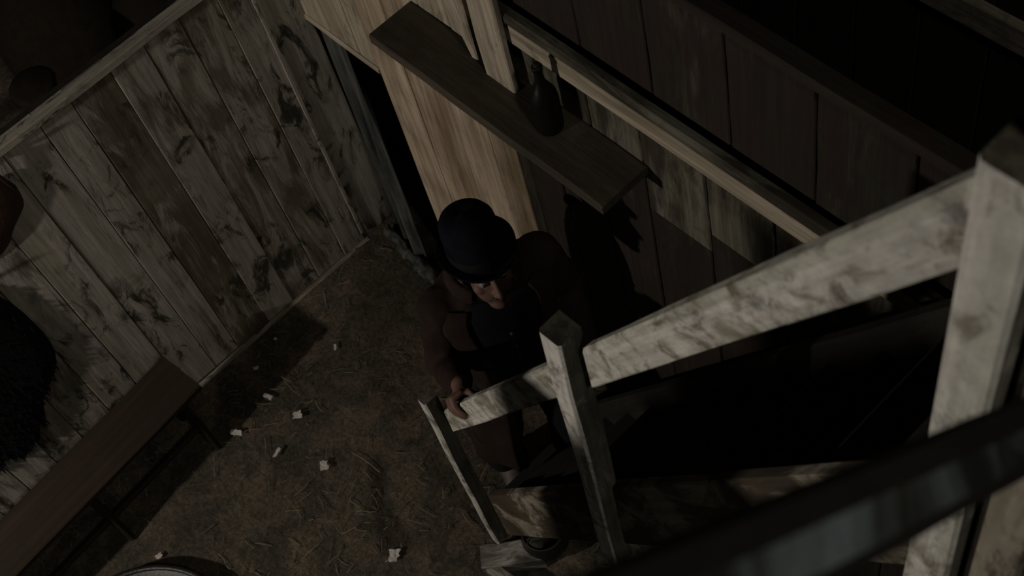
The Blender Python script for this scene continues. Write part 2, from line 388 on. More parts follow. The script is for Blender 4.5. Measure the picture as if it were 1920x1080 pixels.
# ------------------------------------------------------------------ cloth in the doorway
def folds(px, pz):
    u = px
    return 0.022 * math.sin(u * 38 + 0.6 * math.sin(pz * 3)) + 0.012 * math.sin(u * 83 + 1.3)
t = thing('doorway_curtain', 'dark green cloth hanging in folds at the left of the low doorway', 'curtain', (-3.6, WB, 0))
vs, fs = [], []; nu, nz = 60, 18
for k in range(nz + 1):
    z = 0.012 + 1.36 * k / nz
    for i in range(nu + 1):
        u = i / nu
        wdt = 0.225 + 0.125 * (1 - k / nz) ** 1.4
        sag = 0.05 * (1 - k / nz) ** 3 * math.sin(u * 21)
        vs.append((-0.03 + u * wdt, 0.025 - 0.105 * u * (1 - k / nz) + folds(u * 0.5, z) * (0.35 + 0.65 * u) + sag * 0.4, z))
for k in range(nz):
    for i in range(nu): fs.append((k * (nu + 1) + i, k * (nu + 1) + i + 1, (k + 1) * (nu + 1) + i + 1, (k + 1) * (nu + 1) + i))
o = obj('cloth_panel', vs, fs, M['cloth'], t, smooth=True)
sd = o.modifiers.new('thick', 'SOLIDIFY'); sd.thickness = 0.004
# rumpled hem on the ground
vs, fs = tube([(0.02 + 0.06 * i, -0.06 - 0.03 * (i % 2) - 0.02 * i / 3, 0.02 + 0.012 * (i % 3)) for i in range(8)], [0.012, 0.03, 0.022, 0.034, 0.024, 0.036, 0.028, 0.012], 10)
o = obj('rumpled_hem', vs, fs, M['cloth'], t, smooth=True); subsurf(o, 2)
tx = D.textures.new('rumple', 'CLOUDS'); tx.noise_scale = 0.03
dm = o.modifiers.new('rumple', 'DISPLACE'); dm.texture = tx; dm.strength = 0.03

# ------------------------------------------------------------------ shelf, bottle, boards on it
t = thing('wall_shelf', 'grimy plank shelf fixed to the tall wall, holding a dark bottle', 'shelf', (-2.79, WB, 1.89))
board('shelf_plank', (0, 0, 0.043), (1, 0, 0), (0, 0, 1), 0.18, 0.034, 1.01, M['shelf'], t, (0.5, 0.5), seg=8, jit=0.0025, ch=0.005)
D.objects['shelf_plank'].location = (0, -0.002 , 0.043)
for x in (0.16, 0.84):
    v = [(x - 0.012, -0.002, 0.0), (x + 0.012, -0.002, 0.0), (x - 0.012, -0.14, 0.008), (x + 0.012, -0.14, 0.008), (x - 0.012, -0.002, -0.14), (x + 0.012, -0.002, -0.14), (x - 0.012, -0.03, -0.14), (x + 0.012, -0.03, -0.14)]
    obj('bracket', v, [(0, 1, 3, 2), (2, 3, 7, 6), (6, 7, 5, 4), (4, 5, 1, 0), (0, 2, 6, 4), (1, 5, 7, 3)], M['shelf'], t)
SZ = 1.934
t = thing('bottle', 'dark glass bottle with a long neck standing on the wall shelf', 'bottle', (-2.088, 1.405, SZ)); t.scale = (0.88, 0.88, 0.96)
v, f = lathe([(0.030, 0.0), (0.043, 0.004), (0.046, 0.02), (0.046, 0.135), (0.042, 0.160), (0.030, 0.185), (0.0185, 0.205), (0.0155, 0.225), (0.0150, 0.262), (0.0150, 0.266)], 28)
obj('glass_body', v, f, M['glass'], t, smooth=True)
v, f = lathe([(0.0150, 0.258), (0.0185, 0.260), (0.0185, 0.272), (0.016, 0.275)], 24); obj('lip_ring', v, f, M['glass'], t, smooth=True)
v, f = lathe([(0.0115, 0.270), (0.0120, 0.283), (0.0105, 0.285)], 16); obj('cork', v, f, M['dark'], t, smooth=True)

o = board('upright_board', (-2.450 - 0.111, 1.440, SZ - 0.013), (-0.157, 0.002, 1), (0, -1, 0), 0.225, 0.018, 0.62, M['pale'], None, (0.6, 0.5), seg=4, taper=(0.13, 1))
tag(o, 'pale tapering board upright on the shelf, narrow at its foot', 'board', 'pair of boards over the shelf')
o = board('upright_board', (-2.384, 1.424, SZ), (-0.005, 0.002, 1), (0, -1, 0), 0.125, 0.02, 0.62, M['pale'], None, (0.62, 0.42), seg=4)
tag(o, 'wider straight pale board standing on the shelf close to the bottle', 'board', 'pair of boards over the shelf')

# ------------------------------------------------------------------ staircase
def ztop(x): return 0.457 + 1.62 * (x + 2.073)     # upper edge of the stringers
st = thing('staircase', 'steep wooden loft stair with a worn pale painted handrail and newel posts', 'staircase', (0, 0, 0))
sl = Vector((1, 0, 1.62)).normalized()
def slab(name, xa, xb, zt, hv, ya, yb, mat, col, nseg=6, parent=st):
    """sloping board with plumb ends between xa and xb; local Z runs up the slope"""
    L = (xb - xa) / sl.x; org = Vector((xa, ya, zt(xa) - hv / 2))
    z = sl; y = Vector((0, 1, 0)); x = y.cross(z)
    mt = Matrix((x, y, z)).transposed().to_4x4(); mt.translation = org; inv = mt.inverted()
    vs, fs = [], []
    for i in range(nseg + 1):
        X = xa + (xb - xa) * i / nseg
        jt = lambda s=0.0025: rnd.uniform(-s, s)
        T, B = zt(X), zt(X) - hv; e = 0.004
        for (yy, zz) in ((ya + e, T), (ya, T - e * 2), (ya, B + e * 2), (ya + e, B), (yb - e, B), (yb, B + e * 2), (yb, T - e * 2), (yb - e, T)):
            vs.append(inv @ Vector((X, yy + jt(0.001), zz + jt())))
    for i in range(nseg):
        for q in range(8): fs.append((i * 8 + q, (i + 1) * 8 + q, (i + 1) * 8 + (q + 1) % 8, i * 8 + (q + 1) % 8))
    fs.append(tuple(range(8))); fs.append(tuple(reversed(range(nseg * 8, nseg * 8 + 8))))
    o = obj(name, vs, fs, mat, parent); o.matrix_local = mt; o.color = (col[0], col[1], 0.5, 1)
    return o
slab('stringer', -2.068, -0.15, ztop, 0.38, 0.752, 0.787, M['stringer'], (0.52, 0.36), 12)
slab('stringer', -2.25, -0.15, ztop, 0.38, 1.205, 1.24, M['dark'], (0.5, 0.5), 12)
def zrail(x): return 1.14 + 1.622 * (x + 2.08)
dark_top(slab('handrail', -2.084, -1.26, zrail, 0.16, 0.745, 0.775, M['rail'], (0.48, 0.48), 6), (-0.851, 0, 0.525), M['rail_top'])
dark_top(slab('handrail', -1.186, -0.385, zrail, 0.17, 0.745, 0.777, M['rail'], (0.56, 0.58), 6), (-0.851, 0, 0.525), M['rail_top'])
def newel(x, y, wx, wy, z0, z1, col, lean=0.0, topcut=0.0):
    o = board('newel_post', (x, y, z0), (lean, 0, 1), (0, -1, 0), wx, wy, z1 - z0, M['rail'], st, col, seg=6, jit=0.002, ch=0.006)
    o.data.materials.append(M['rail_top']); o.data.materials.append(M['bare']); r3 = o.matrix_basis.to_3x3()
    for p in o.data.polygons:
        q = r3 @ p.normal
        p.material_index = 1 if q.z > 0.7 else 2 if q.x > 0.85 else 0     # darker top; bare weathered uphill side, its shade put into the colour
    return o
newel(-2.100, 0.703, 0.042, 0.052, 0.085, 1.20, (0.50, 0.42), -0.045)
newel(-1.305, 0.705, 0.062, 0.062, 1.33, 2.63, (0.55, 0.5), 0.028)
newel(-0.389, 0.702, 0.070, 0.075, 2.0, 3.945, (0.62, 0.66), 0.0)
board('side_board', (-0.310, 0.735, 1.9), (0, 0, 1), (0, -1, 0), 0.075, 0.03, 2.2, M['stringer'], st, (0.6, 0.55), seg=4)
for k in range(1, 14):
    z = 0.22 * k; xn = -2.073 + (z + 0.10 - 0.457) / 1.62
    board('tread', (xn, 0.785, z), (0, 1, 0), (0, 0, 1), 0.17, 0.03, 0.422, M['dark'], st, (rnd.uniform(.4, .6), 0.5), seg=2)
# sill the stair stands on
t = tag(board('ground_sleeper', (-2.115, 0.655, 0.085), (0.62, 0.78, 0), (0, 0, 1), 0.095, 0.085, 0.24, M['bare'], None, (0.7, 0.5), seg=3, jit=0.003), 'short grey sleeper under the lowest newel post', 'sleeper')
t = tag(board('ground_plank', (-2.035, 0.655, 0.075), (0.97, 0.10, 0), (0, 0, 1), 0.05, 0.075, 1.0, M['bare'], None, (0.7, 0.5), seg=4, jit=0.003), 'narrow worn plank on edge beside the foot of the stair', 'plank')

# ------------------------------------------------------------------ bench
b0 = Vector((-3.5475, 0.28, 0)); ang = math.atan2(0.86, 0.07)
bd = Vector((0.105, -0.9945, 0)); bw = Vector((0.9945, 0.105, 0))     # along, across
t = thing('long_bench', 'long narrow dark brown bench standing along the whitewashed partition', 'bench', b0)
o = board('seat_plank', bd * 1.75 + Vector((0, 0, 0.40)), -bd, (0, 0, 1), 0.235, 0.03, 1.75, M['bench'], t, (0.5, 0.5), seg=8, jit=0.002, ch=0.006)
for d_ in (0.10, 0.60, 1.02, 1.55):
    for s_, off in ((0.045, -0.035), (0.195, 0.045)):
        p = bd * d_ + bw * (s_ + off); q = bd * d_ + bw * s_
        v, f = tube([tuple(p + Vector((0, 0, 0.0))), tuple(q + Vector((0, 0, 0.37)))], [0.014, 0.019], 8)
        obj('leg', v, f, M['bench'], t).color = (0.4, 0.2, 0.5, 1)
    pa = bd * d_ + bw * 0.03; v, f = tube([tuple(pa + Vector((0, 0, 0.16))), tuple(pa + bw * 0.19 + Vector((0, 0, 0.16)))], [0.010, 0.010], 8)
    obj('cross_rung', v, f, M['bench'], t).color = (0.4, 0.2, 0.5, 1)
for s_ in (0.035, 0.215):
    v, f = tube([tuple(bd * 0.08 + bw * s_ + Vector((0, 0, 0.165))), tuple(bd * 1.6 + bw * s_ + Vector((0, 0, 0.165)))], [0.011, 0.011], 8)
    obj('stretcher', v, f, M['bench'], t).color = (0.4, 0.2, 0.5, 1)

# ------------------------------------------------------------------ things hung on the left wall
# ragged black fur cloak: outline in (y, z) on the wall, thick and shaggy
t = thing('fur_cloak', 'ragged black fur cloak hanging on the left partition above the bench', 'cloak', (XA + 0.01, -0.25, 0.40))
outl = [(-0.10, 1.27), (-0.06, 1.12), (-0.055, 0.97), (-0.05, 0.83), (-0.09, 0.70), (-0.15, 0.655), (-0.20, 0.62), (-0.245, 0.575), (-0.27, 0.46), (-0.30, 0.53), (-0.33, 0.40), (-0.37, 0.45), (-0.40, 0.40), (-0.44, 0.395), (-0.48, 0.49), (-0.52, 0.42), (-0.56, 0.50), (-0.62, 0.44), (-0.68, 0.55), (-0.72, 0.75), (-0.70, 1.0), (-0.64, 1.2), (-0.52, 1.34), (-0.36, 1.40), (-0.22, 1.37)]
cen = Vector((-0.38, 0.88)); vs, fs = [], []; NR = 7; Q = len(outl)
for k in range(NR + 1):
    s_ = k / NR
    for i, p in enumerate(outl):
        q = cen + (Vector(p) - cen) * s_
        h = 0.015 + 0.028 * (1 - s_ ** 2) + (0.010 * noise.noise((q.x * 16, q.y * 7, 2)) if k < NR else -0.014)
        vs.append((h, q.x + 0.3, q.y - 0.4))
for k in range(NR):
    for i in range(Q): fs.append((k * Q + i, (k + 1) * Q + i, (k + 1) * Q + (i + 1) % Q, k * Q + (i + 1) % Q))
o = obj('pelt', vs, fs, M['fur'], t, smooth=True); subsurf(o, 1)
# shaggy tufts of long hair along it
vs, fs = [], []
for i in range(900):
    a = rnd.randrange(Q); s_ = 0.93 * math.sqrt(rnd.random()); q = cen + (Vector(outl[a]).lerp(Vector(outl[(a + 1) % Q]), rnd.random()) - cen) * s_
    ln = rnd.uniform(0.03, 0.07); wd = rnd.uniform(0.004, 0.009); h = 0.018 + 0.028 * (1 - s_ ** 2)
    dy = rnd.uniform(-0.12, 0.12) * ln; b_ = len(vs)
    vs += [(h - 0.01, q.x + 0.3 - wd, q.y - 0.4), (h - 0.01, q.x + 0.3 + wd, q.y - 0.4), (h + rnd.uniform(-0.012, 0.004), q.x + 0.3 + dy, q.y - 0.4 - ln), (h - 0.02, q.x + 0.3, q.y - 0.4)]
    fs += [(b_, b_ + 1, b_ + 2), (b_ + 1, b_ + 3, b_ + 2), (b_ + 3, b_, b_ + 2)]
tag(obj('fur_tufts', vs, fs, M['fur'], t), kind='stuff')
v, f = tube([(0.0, -0.07, 0.99), (0.05, -0.07, 1.0), (0.09, -0.07, 1.03)], [0.010, 0.009, 0.008], 8); obj('peg', v, f, M['dark'], t)

t = thing('leather_bag', 'dark brown leather bag hung from a peg high on the left partition', 'bag', (XA + 0.006, 0.105, 1.335))
outl = [(0.158, 0.27), (0.145, 0.17), (0.135, 0.12), (0.085, 0.095), (0.035, 0.055), (0.01, 0.02), (-0.06, 0.0), (-0.14, 0.01), (-0.2, 0.05), (-0.23, 0.12), (-0.22, 0.22), (-0.16, 0.29), (-0.05, 0.32), (0.06, 0.31)]
vs, fs = [], []; Q = len(outl); cen = Vector((-0.04, 0.16))
for k in range(6):
    s_ = (k + 0.001) / 5
    for p in outl:
        q = cen + (Vector(p) - cen) * s_; vs.append((0.008 + 0.026 * (1 - s_ ** 3), q.x, q.y))
for p in outl: vs.append((0.0, p[0], p[1]))
for k in range(6):
    for i in range(Q): fs.append((k * Q + i, (k + 1) * Q + i, (k + 1) * Q + (i + 1) % Q, k * Q + (i + 1) % Q))
o = obj('pouch', vs, fs, M['leather'], t, smooth=True); subsurf(o, 1)
v, f = tube([(0.012, -0.20, 0.18), (0.02, -0.10, 0.36), (0.022, 0.02, 0.395), (0.02, 0.12, 0.33), (0.012, 0.14, 0.22)], 0.008, 8); o = obj('strap', v, f, M['leather'], t, smooth=True)
v, f = tube([(0.0, 0.02, 0.385), (0.05, 0.02, 0.387), (0.065, 0.02, 0.40)], [0.010, 0.009, 0.008], 8); obj('peg', v, f, M['dark'], t)

# ------------------------------------------------------------------ basin
TR = 0.395
t = thing('iron_basin', 'wide shallow black iron basin at the near edge of the floor', 'basin', (-2.745, -0.565, 0.0))
v, f = lathe([(TR * 0.72, 0.004), (TR * 0.80, 0.006), (TR * 0.93, 0.03), (TR - 0.004, 0.066), (TR - 0.010, 0.066), (TR * 0.91, 0.032), (TR * 0.79, 0.012), (0.001, 0.011)], 48)
obj('basin_body', v, f, M['iron'], t, smooth=True)
vs, fs = [], []; n1, n2 = 56, 10
for k in range(n1):
    a = 2 * math.pi * k / n1
    for q in range(n2):
        c_ = 2 * math.pi * q / n2; r_ = TR - 0.006 + 0.013 * math.cos(c_); vs.append((r_ * math.cos(a), r_ * math.sin(a), 0.070 + 0.010 * math.sin(c_)))
for k in range(n1):
    for q in range(n2): fs.append((k * n2 + q, ((k + 1) % n1) * n2 + q, ((k + 1) % n1) * n2 + (q + 1) % n2, k * n2 + (q + 1) % n2))
obj('rim', vs, fs, M['iron'], t, smooth=True)
for a0 in (0.3, 0.3 + math.pi):
    v, f = tube([((TR + 0.035 * math.sin(math.pi * k / 8)) * math.cos(a0 + 0.18 * (k / 8 - 0.5)), (TR + 0.035 * math.sin(math.pi * k / 8)) * math.sin(a0 + 0.18 * (k / 8 - 0.5)), 0.055) for k in range(9)], 0.007, 8)
    obj('handle', v, f, M['iron'], t, smooth=True)

# iron pot half under the stair
t = thing('iron_pot', 'round black iron pot lying under the foot of the stair', 'pot', (-1.955, 0.85, 0.0)); t.scale = (0.85, 0.85, 0.85)
v, f = lathe([(0.03, 0.005), (0.075, 0.015), (0.105, 0.06), (0.108, 0.10), (0.092, 0.145), (0.088, 0.155), (0.098, 0.165), (0.094, 0.170), (0.080, 0.155), (0.085, 0.10), (0.06, 0.03)], 28)
obj('pot_body', v, f, M['iron'], t, smooth=True)
v, f = tube([(0.0, 0.09 * math.cos(a), 0.16 + 0.08 * math.sin(a)) for a in [math.pi * i / 10 for i in range(11)]], 0.005, 6); obj('bail_handle', v, f, M['iron'], t, smooth=True)

# ------------------------------------------------------------------ sacks beyond the left partition
for i, (x, y, z, r_, lb) in enumerate(((-5.0, 1.35, 0.0, 0.30, 'bulging burlap sack in the dark beyond the left partition, nearest its cap'), (-5.55, 1.05, 0.0, 0.34, 'bulging burlap sack in the darkness at the top left corner'), (-4.75, 0.65, 0.0, 0.30, 'low burlap sack half hidden behind the left partition'))):
    t = thing('burlap_sack', lb, 'sack', (x, y, z), (0, 0, i * 1.1), 'sacks beyond the left partition')
    v, f = lathe([(r_ * 0.7, 0.0), (r_ * 0.98, 0.06), (r_ * 1.05, 0.25), (r_ * 0.98, 0.45), (r_ * 0.75, 0.62), (r_ * 0.32, 0.70), (r_ * 0.22, 0.74)], 20, 1, 0.85)
    v = [(a * (1 + 0.10 * noise.noise((a * 5, b_ * 5, c_ * 4 + i))), b_ * (1 + 0.10 * noise.noise((a * 4 + 9, b_ * 5, c_ * 4))), c_) for a, b_, c_ in v]
    o = obj('sack_body', v, f, M['sack'], t, smooth=True); subsurf(o, 1)
    v, f = lathe([(r_ * 0.2, 0.73), (r_ * 0.26, 0.77), (r_ * 0.36, 0.86), (r_ * 0.30, 0.87)], 14); obj('tied_neck', v, f, M['sack'], t, smooth=True)

# ------------------------------------------------------------------ foreground rail near the camera

pa, pb = Vector((-0.186, 0.540, 3.925)), Vector((-0.169, 0.080, 4.452))
pb = pb - (pa - pb) * 0.30
zd = (pa - pb).normalized(); e2 = (Vector((0.2, -0.36, 0.91)) - Vector((0.2, -0.36, 0.91)).dot(zd) * zd).normalized(); e1 = zd.cross(e2)
if e1.x < 0: e1 = -e1
prof = [(-0.027, -0.022), (-0.028, 0.004), (-0.022, 0.019), (-0.005, 0.024), (0.017, 0.013), (0.026, -0.004), (0.024, -0.022)]
vs, fs, nseg = [], [], 10; L = (pa - pb).length; nq = len(prof)
for i in range(nseg + 1):
    for a_, b_ in prof: vs.append(pb + zd * (L * i / nseg) + e1 * (a_ + rnd.uniform(-.0007, .0007)) + e2 * (b_ + rnd.uniform(-.0007, .0007)) - pb)
for i in range(nseg):
    for q in range(nq): fs.append((i * nq + q, i * nq + (q + 1) % nq, (i + 1) * nq + (q + 1) % nq, (i + 1) * nq + q))
fs.append(tuple(range(nq))); fs.append(tuple(reversed(range(nseg * nq, nseg * nq + nq))))
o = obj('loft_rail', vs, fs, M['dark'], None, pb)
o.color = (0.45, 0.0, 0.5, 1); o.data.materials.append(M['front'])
for i in range(nseg): o.data.polygons[i * nq + 3].material_index = 1  # only this facet carries the painted light strip
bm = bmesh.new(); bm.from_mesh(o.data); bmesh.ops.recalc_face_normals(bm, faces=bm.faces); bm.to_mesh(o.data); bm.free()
tag(o, 'dark sloping timber rail close to the camera with painted bluish grey light patches', 'rail')

# boards added out of view, only to shade the handrail and lower stair
o = board('shade_board', (-2.362, -1.1, 1.93), (0.525, 0, 0.851), (0, -1, 0), 0.27, 0.03, 0.83, M['dark'], None, (0.5, 0.5), seg=4)
tag(o, kind='structure')
o = board('shade_post', (-2.301, -1.135, 0.0), (0, 0, 1), (0, -1, 0), 0.175, 0.032, 2.40, M['dark'], None, (0.5, 0.5), seg=4)  # unseen upright, added for its shade on handrail and wall
tag(o, kind='structure')

# ------------------------------------------------------------------ the man on the stair foot
AZ = math.radians(-18); P0 = Vector((-2.19, 1.095, 0.0))
MW = Matrix.Translation(P0) @ Matrix.Rotation(AZ, 4, 'Z'); MI = MW.inverted()
def LV(x, y, z): return MI @ Vector((x, y, z))            # world -> the man's own frame (x forward, y left)
tl = math.radians(12); Hc = Vector((0.105, -0.005, 1.618))
HR = Matrix.Rotation(-tl, 3, 'Y')
def hp(f, l, u): return Hc + HR @ Vector((f, l, u))
def limb(pts, radii, n=14):
    """smooth tapered limb through the joints"""
    P_, R_ = [], []
    for i in range(len(pts) - 1):
        for k in range(4):
            t_ = k / 4; P_.append(Vector(pts[i]).lerp(Vector(pts[i + 1]), t_)); R_.append(radii[i] * (1 - t_) + radii[i + 1] * t_)
    P_.append(Vector(pts[-1])); R_.append(radii[-1])
    return join(tube(P_, R_, n), ball(pts[0], *[radii[0]] * 3), ball(pts[-1], *[radii[-1]] * 3), *[ball(p, *[r_ * 0.99] * 3) for p, r_ in zip(pts[1:-1], radii[1:-1])])
X, Y = Vector((1, 0, 0)), Vector((0, 1, 0))
shR, elR, wrR = Vector((0.02, -0.172, 1.405)), LV(-2.20, 0.862, 1.15), LV(-1.995, 0.80, 1.345)
shL, elL, wrL = Vector((0.02, 0.185, 1.41)), Vector((-0.02, 0.245, 1.14)), Vector((0.10, 0.235, 0.905))
hipR, knR, anR = Vector((0.0, -0.095, 0.92)), Vector((0.02, -0.125, 0.50)), Vector((-0.075, -0.155, 0.09))
hipL, knL, anL = Vector((0.0, 0.095, 0.92)), Vector((0.15, 0.10, 0.64)), Vector((0.10, 0.085, 0.316))
geo = [loft([((0, 0, 0.84), X * 0.09, Y * 0.12), ((0, 0, 0.93), X * 0.105, Y * 0.155), ((0.005, 0, 1.06), X * 0.09, Y * 0.135), ((0.01, 0, 1.22), X * 0.10, Y * 0.15), ((0.015, 0, 1.36), X * 0.095, Y * 0.165), ((0.02, 0, 1.43), X * 0.07, Y * 0.13), ((0.025, 0, 1.47), X * 0.05, Y * 0.06)], 20),
       limb([(0.02, 0, 1.44), (0.055, 0, 1.56)], [0.058, 0.054]),
       ball(hp(-0.012, 0, 0.035), 0.098, 0.076, 0.092, 24, 16, HR), ball(hp(0.032, 0, -0.03), 0.063, 0.061, 0.092, 24, 16, HR),
       ball(hp(0.056, 0, -0.098), 0.038, 0.036, 0.028, 16, 10, HR), ball(hp(0.02, 0, -0.07), 0.055, 0.055, 0.05, 16, 10, HR),
       limb([hp(0.086, 0, 0.018), hp(0.104, 0, -0.008), hp(0.116, 0, -0.03)], [0.009, 0.011, 0.0135], 10),
       ball(hp(0.104, 0.012, -0.034), 0.011, 0.008, 0.008), ball(hp(0.104, -0.012, -0.034), 0.011, 0.008, 0.008),
       limb([hp(0.070, -0.048, 0.026), hp(0.087, -0.018, 0.032), hp(0.088, 0.018, 0.032), hp(0.070, 0.048, 0.026)], [0.010, 0.012, 0.012, 0.010], 10),
       ball(hp(0.058, 0.042, -0.018), 0.026, 0.022, 0.022), ball(hp(0.058, -0.042, -0.018), 0.026, 0.022, 0.022),
       ball(hp(0.078, 0, -0.066), 0.020, 0.028, 0.020),
       ball(hp(-0.008, 0.078, -0.008), 0.020, 0.009, 0.033), ball(hp(-0.008, -0.078, -0.008), 0.020, 0.009, 0.033),
       limb([shR, elR, wrR], [0.056, 0.043, 0.031]), limb([shL, elL, wrL], [0.056, 0.043, 0.031]),
       limb([hipR, knR, anR], [0.088, 0.058, 0.040]), limb([hipL, knL, anL], [0.088, 0.058, 0.040])]
# right hand closed over the handrail
slv = Vector((0.525, 0, 0.851)); nd = Vector((0.851, 0, -0.525))
pc = Vector((-1.962, 0.768, 1.347)) - nd * 0.008
def Wp(p): return MI @ Vector(p)
geo.append(limb([wrR, Wp(pc + Vector((0, 0.012, 0)))], [0.030, 0.026], 12))
for k, s_ in enumerate((-0.033, -0.011, 0.011, 0.033)):
    L = (0.85, 1.0, 1.05, 0.95)[k]
    base = pc + slv * s_
    p = [base + Vector((0, 0.006, 0)) - nd * 0.004, base + Vector((0, -0.026, 0)) - nd * 0.010, base + Vector((0, -0.038, 0)) + nd * 0.018 * L, base + Vector((0, -0.036, 0)) + nd * 0.040 * L, base + Vector((0, -0.031, 0)) + nd * 0.058 * L]
    geo.append(limb([Wp(q) for q in p], [0.0125, 0.0105, 0.0095, 0.0088, 0.0075], 10))
p = [pc + slv * 0.012 + Vector((0, 0.022, 0)), pc + slv * 0.048 + Vector((0, 0.026, 0)) + nd * 0.012, pc + slv * 0.062 + Vector((0, 0.026, 0)) + nd * 0.04]
geo.append(limb([Wp(q) for q in p], [0.015, 0.012, 0.009], 10))
# left hand hanging, fingers a little curled
hd = (wrL - elL).normalized(); hd = (hd + Vector((0, 0, -0.6))).normalized(); side = Vector((0.85, 0, 0.3)); side = (side - side.dot(hd) * hd).normalized(); inn = hd.cross(side)
if inn.y > 0: inn = -inn
palm = wrL + hd * 0.055
geo.append(loft([(wrL, side * 0.028, inn * 0.022), (wrL + hd * 0.03, side * 0.036, inn * 0.017), (wrL + hd * 0.075, side * 0.042, inn * 0.015), (wrL + hd * 0.095, side * 0.038, inn * 0.011)], 14))
for k, s_ in enumerate((-0.031, -0.0105, 0.0105, 0.031)):
    L = (0.78, 0.95, 1.0, 0.9)[k]; b_ = wrL + hd * 0.085 + side * s_
    geo.append(limb([b_, b_ + hd * 0.036 * L + inn * 0.004, b_ + hd * 0.060 * L + inn * 0.016, b_ + hd * 0.074 * L + inn * 0.032], [0.0098, 0.0092, 0.0083, 0.007], 10))
b_ = wrL + hd * 0.028 + side * 0.028
geo.append(limb([b_, b_ + hd * 0.03 + side * 0.020 + inn * 0.010, b_ + hd * 0.058 + side * 0.022 + inn * 0.022], [0.0135, 0.0112, 0.0085], 10))
# bare feet inside the boots
for an in (anR, anL): geo.append(limb([an, an + Vector((0.06, 0, -0.045)), an + Vector((0.13, 0, -0.055))], [0.038, 0.03, 0.022]))
v, f = join(*geo)
man = obj('person', v, f, M['skin'], None, P0, (0, 0, AZ))
remesh(man, 0.0048, 2)
tag(man, 'person in a dark bowler hat and brown coat at the stair foot, hand on rail', 'person')
for s_ in (1, -1):
    v, f = ball(hp(0.079, 0.031 * s_, 0.009), 0.0135, 0.0135, 0.0135, 16, 10, HR); e = obj('eye', v, f, M['eye'], man, smooth=True)
    v, f = ball(hp(0.0905, 0.031 * s_, 0.008), 0.0035, 0.0062, 0.0062, 12, 8, HR); obj('iris', v, f, M['iris'], e, smooth=True)
    v, f = tube([hp(0.086, 0.012 * s_, 0.031), hp(0.094, 0.028 * s_, 0.035), hp(0.083, 0.050 * s_, 0.030)], [0.004, 0.0055, 0.003], 8); obj('eyebrow', v, f, M['hair'], man, smooth=True)
v, f = join(tube([hp(0.084, -0.026, -0.064), hp(0.098, -0.009, -0.058), hp(0.0985, 0, -0.0595), hp(0.098, 0.009, -0.058), hp(0.084, 0.026, -0.064)], [0.002, 0.0052, 0.005, 0.0052, 0.002], 10),
            tube([hp(0.084, -0.024, -0.067), hp(0.0965, 0, -0.071), hp(0.084, 0.024, -0.067)], [0.002, 0.0065, 0.002], 10))
obj('mouth', v, f, M['lip'], man, smooth=True)
v, f = join(tube([hp(0.088, -0.034, -0.060), hp(0.101, -0.014, -0.048), hp(0.104, 0, -0.046), hp(0.101, 0.014, -0.048), hp(0.088, 0.034, -0.060)], [0.002, 0.0075, 0.006, 0.0075, 0.002], 10))
obj('moustache', v, f, M['hair'], man, smooth=True)
# hair at the back and sides
rings = []
for u, a_, b_, c_ in ((0.075, 0.100, 0.080, -0.014), (0.03, 0.104, 0.0815, -0.018), (-0.02, 0.092, 0.080, -0.026), (-0.06, 0.070, 0.070, -0.034), (-0.085, 0.05, 0.055, -0.04)):
    rings.append((u, a_, b_, c_))
vs, fs = [], []; n_ = 20
for u, a_, b_, c_ in rings:
    for k in range(n_ + 1):
        a = math.radians(72 + (216) * k / n_); vs.append(hp(c_ + a_ * math.cos(a), b_ * math.sin(a), u))
for i in range(len(rings) - 1):
    for k in range(n_): fs.append((i * (n_ + 1) + k, i * (n_ + 1) + k + 1, (i + 1) * (n_ + 1) + k + 1, (i + 1) * (n_ + 1) + k))
h_ = obj('hair', vs, fs, M['hair'], man, smooth=True); sd = h_.modifiers.new('t', 'SOLIDIFY'); sd.thickness = 0.008
# hat: brim, crown
prof = [(0.092, 0.0), (0.102, -0.004), (0.116, -0.006), (0.128, -0.002), (0.135, 0.007), (0.136, 0.014), (0.132, 0.015), (0.126, 0.006), (0.114, 0.001), (0.105, 0.003), (0.1005, 0.012), (0.0995, 0.05), (0.0985, 0.092), (0.095, 0.120), (0.083, 0.139), (0.056, 0.149), (0.02, 0.152), (0.0005, 0.152)]
vs, fs = [], []; n_ = 44
for i, (r_, z_) in enumerate(prof):
    for k in range(n_):
        a = 2 * math.pi * k / n_; ca, sa = math.cos(a), math.sin(a)
        curl = (0.007 * sa * sa - 0.012 * ca * ca) * max(0, (r_ - 0.1) / 0.036) if i < 10 else 0.0
        tip = 0.010 * ca * (i > 12)
        vs.append(hp(-0.004 + r_ * 1.06 * ca, r_ * 0.88 * sa, 0.064 + z_ + curl + tip - 0.0))
for i in range(len(prof) - 1):
    for k in range(n_): fs.append((i * n_ + k, i * n_ + (k + 1) % n_, (i + 1) * n_ + (k + 1) % n_, (i + 1) * n_ + k))
hat = obj('bowler_hat', vs, fs, M['felt'], man, smooth=True)
hat['label'] = 'black bowler hat with a curled brim'
vs, fs = [], []
for i, (r_, z_) in enumerate(((0.1025, 0.006), (0.1032, 0.009), (0.1022, 0.036), (0.1002, 0.038))):
    for k in range(n_):
        a = 2 * math.pi * k / n_; vs.append(hp(-0.004 + r_ * 1.06 * math.cos(a), r_ * 0.88 * math.sin(a), 0.064 + z_))
for i in range(3):
    for k in range(n_): fs.append((i * n_ + k, i * n_ + (k + 1) % n_, (i + 1) * n_ + (k + 1) % n_, (i + 1) * n_ + k))
obj('hat_band', vs, fs, M['band'], hat, smooth=True)
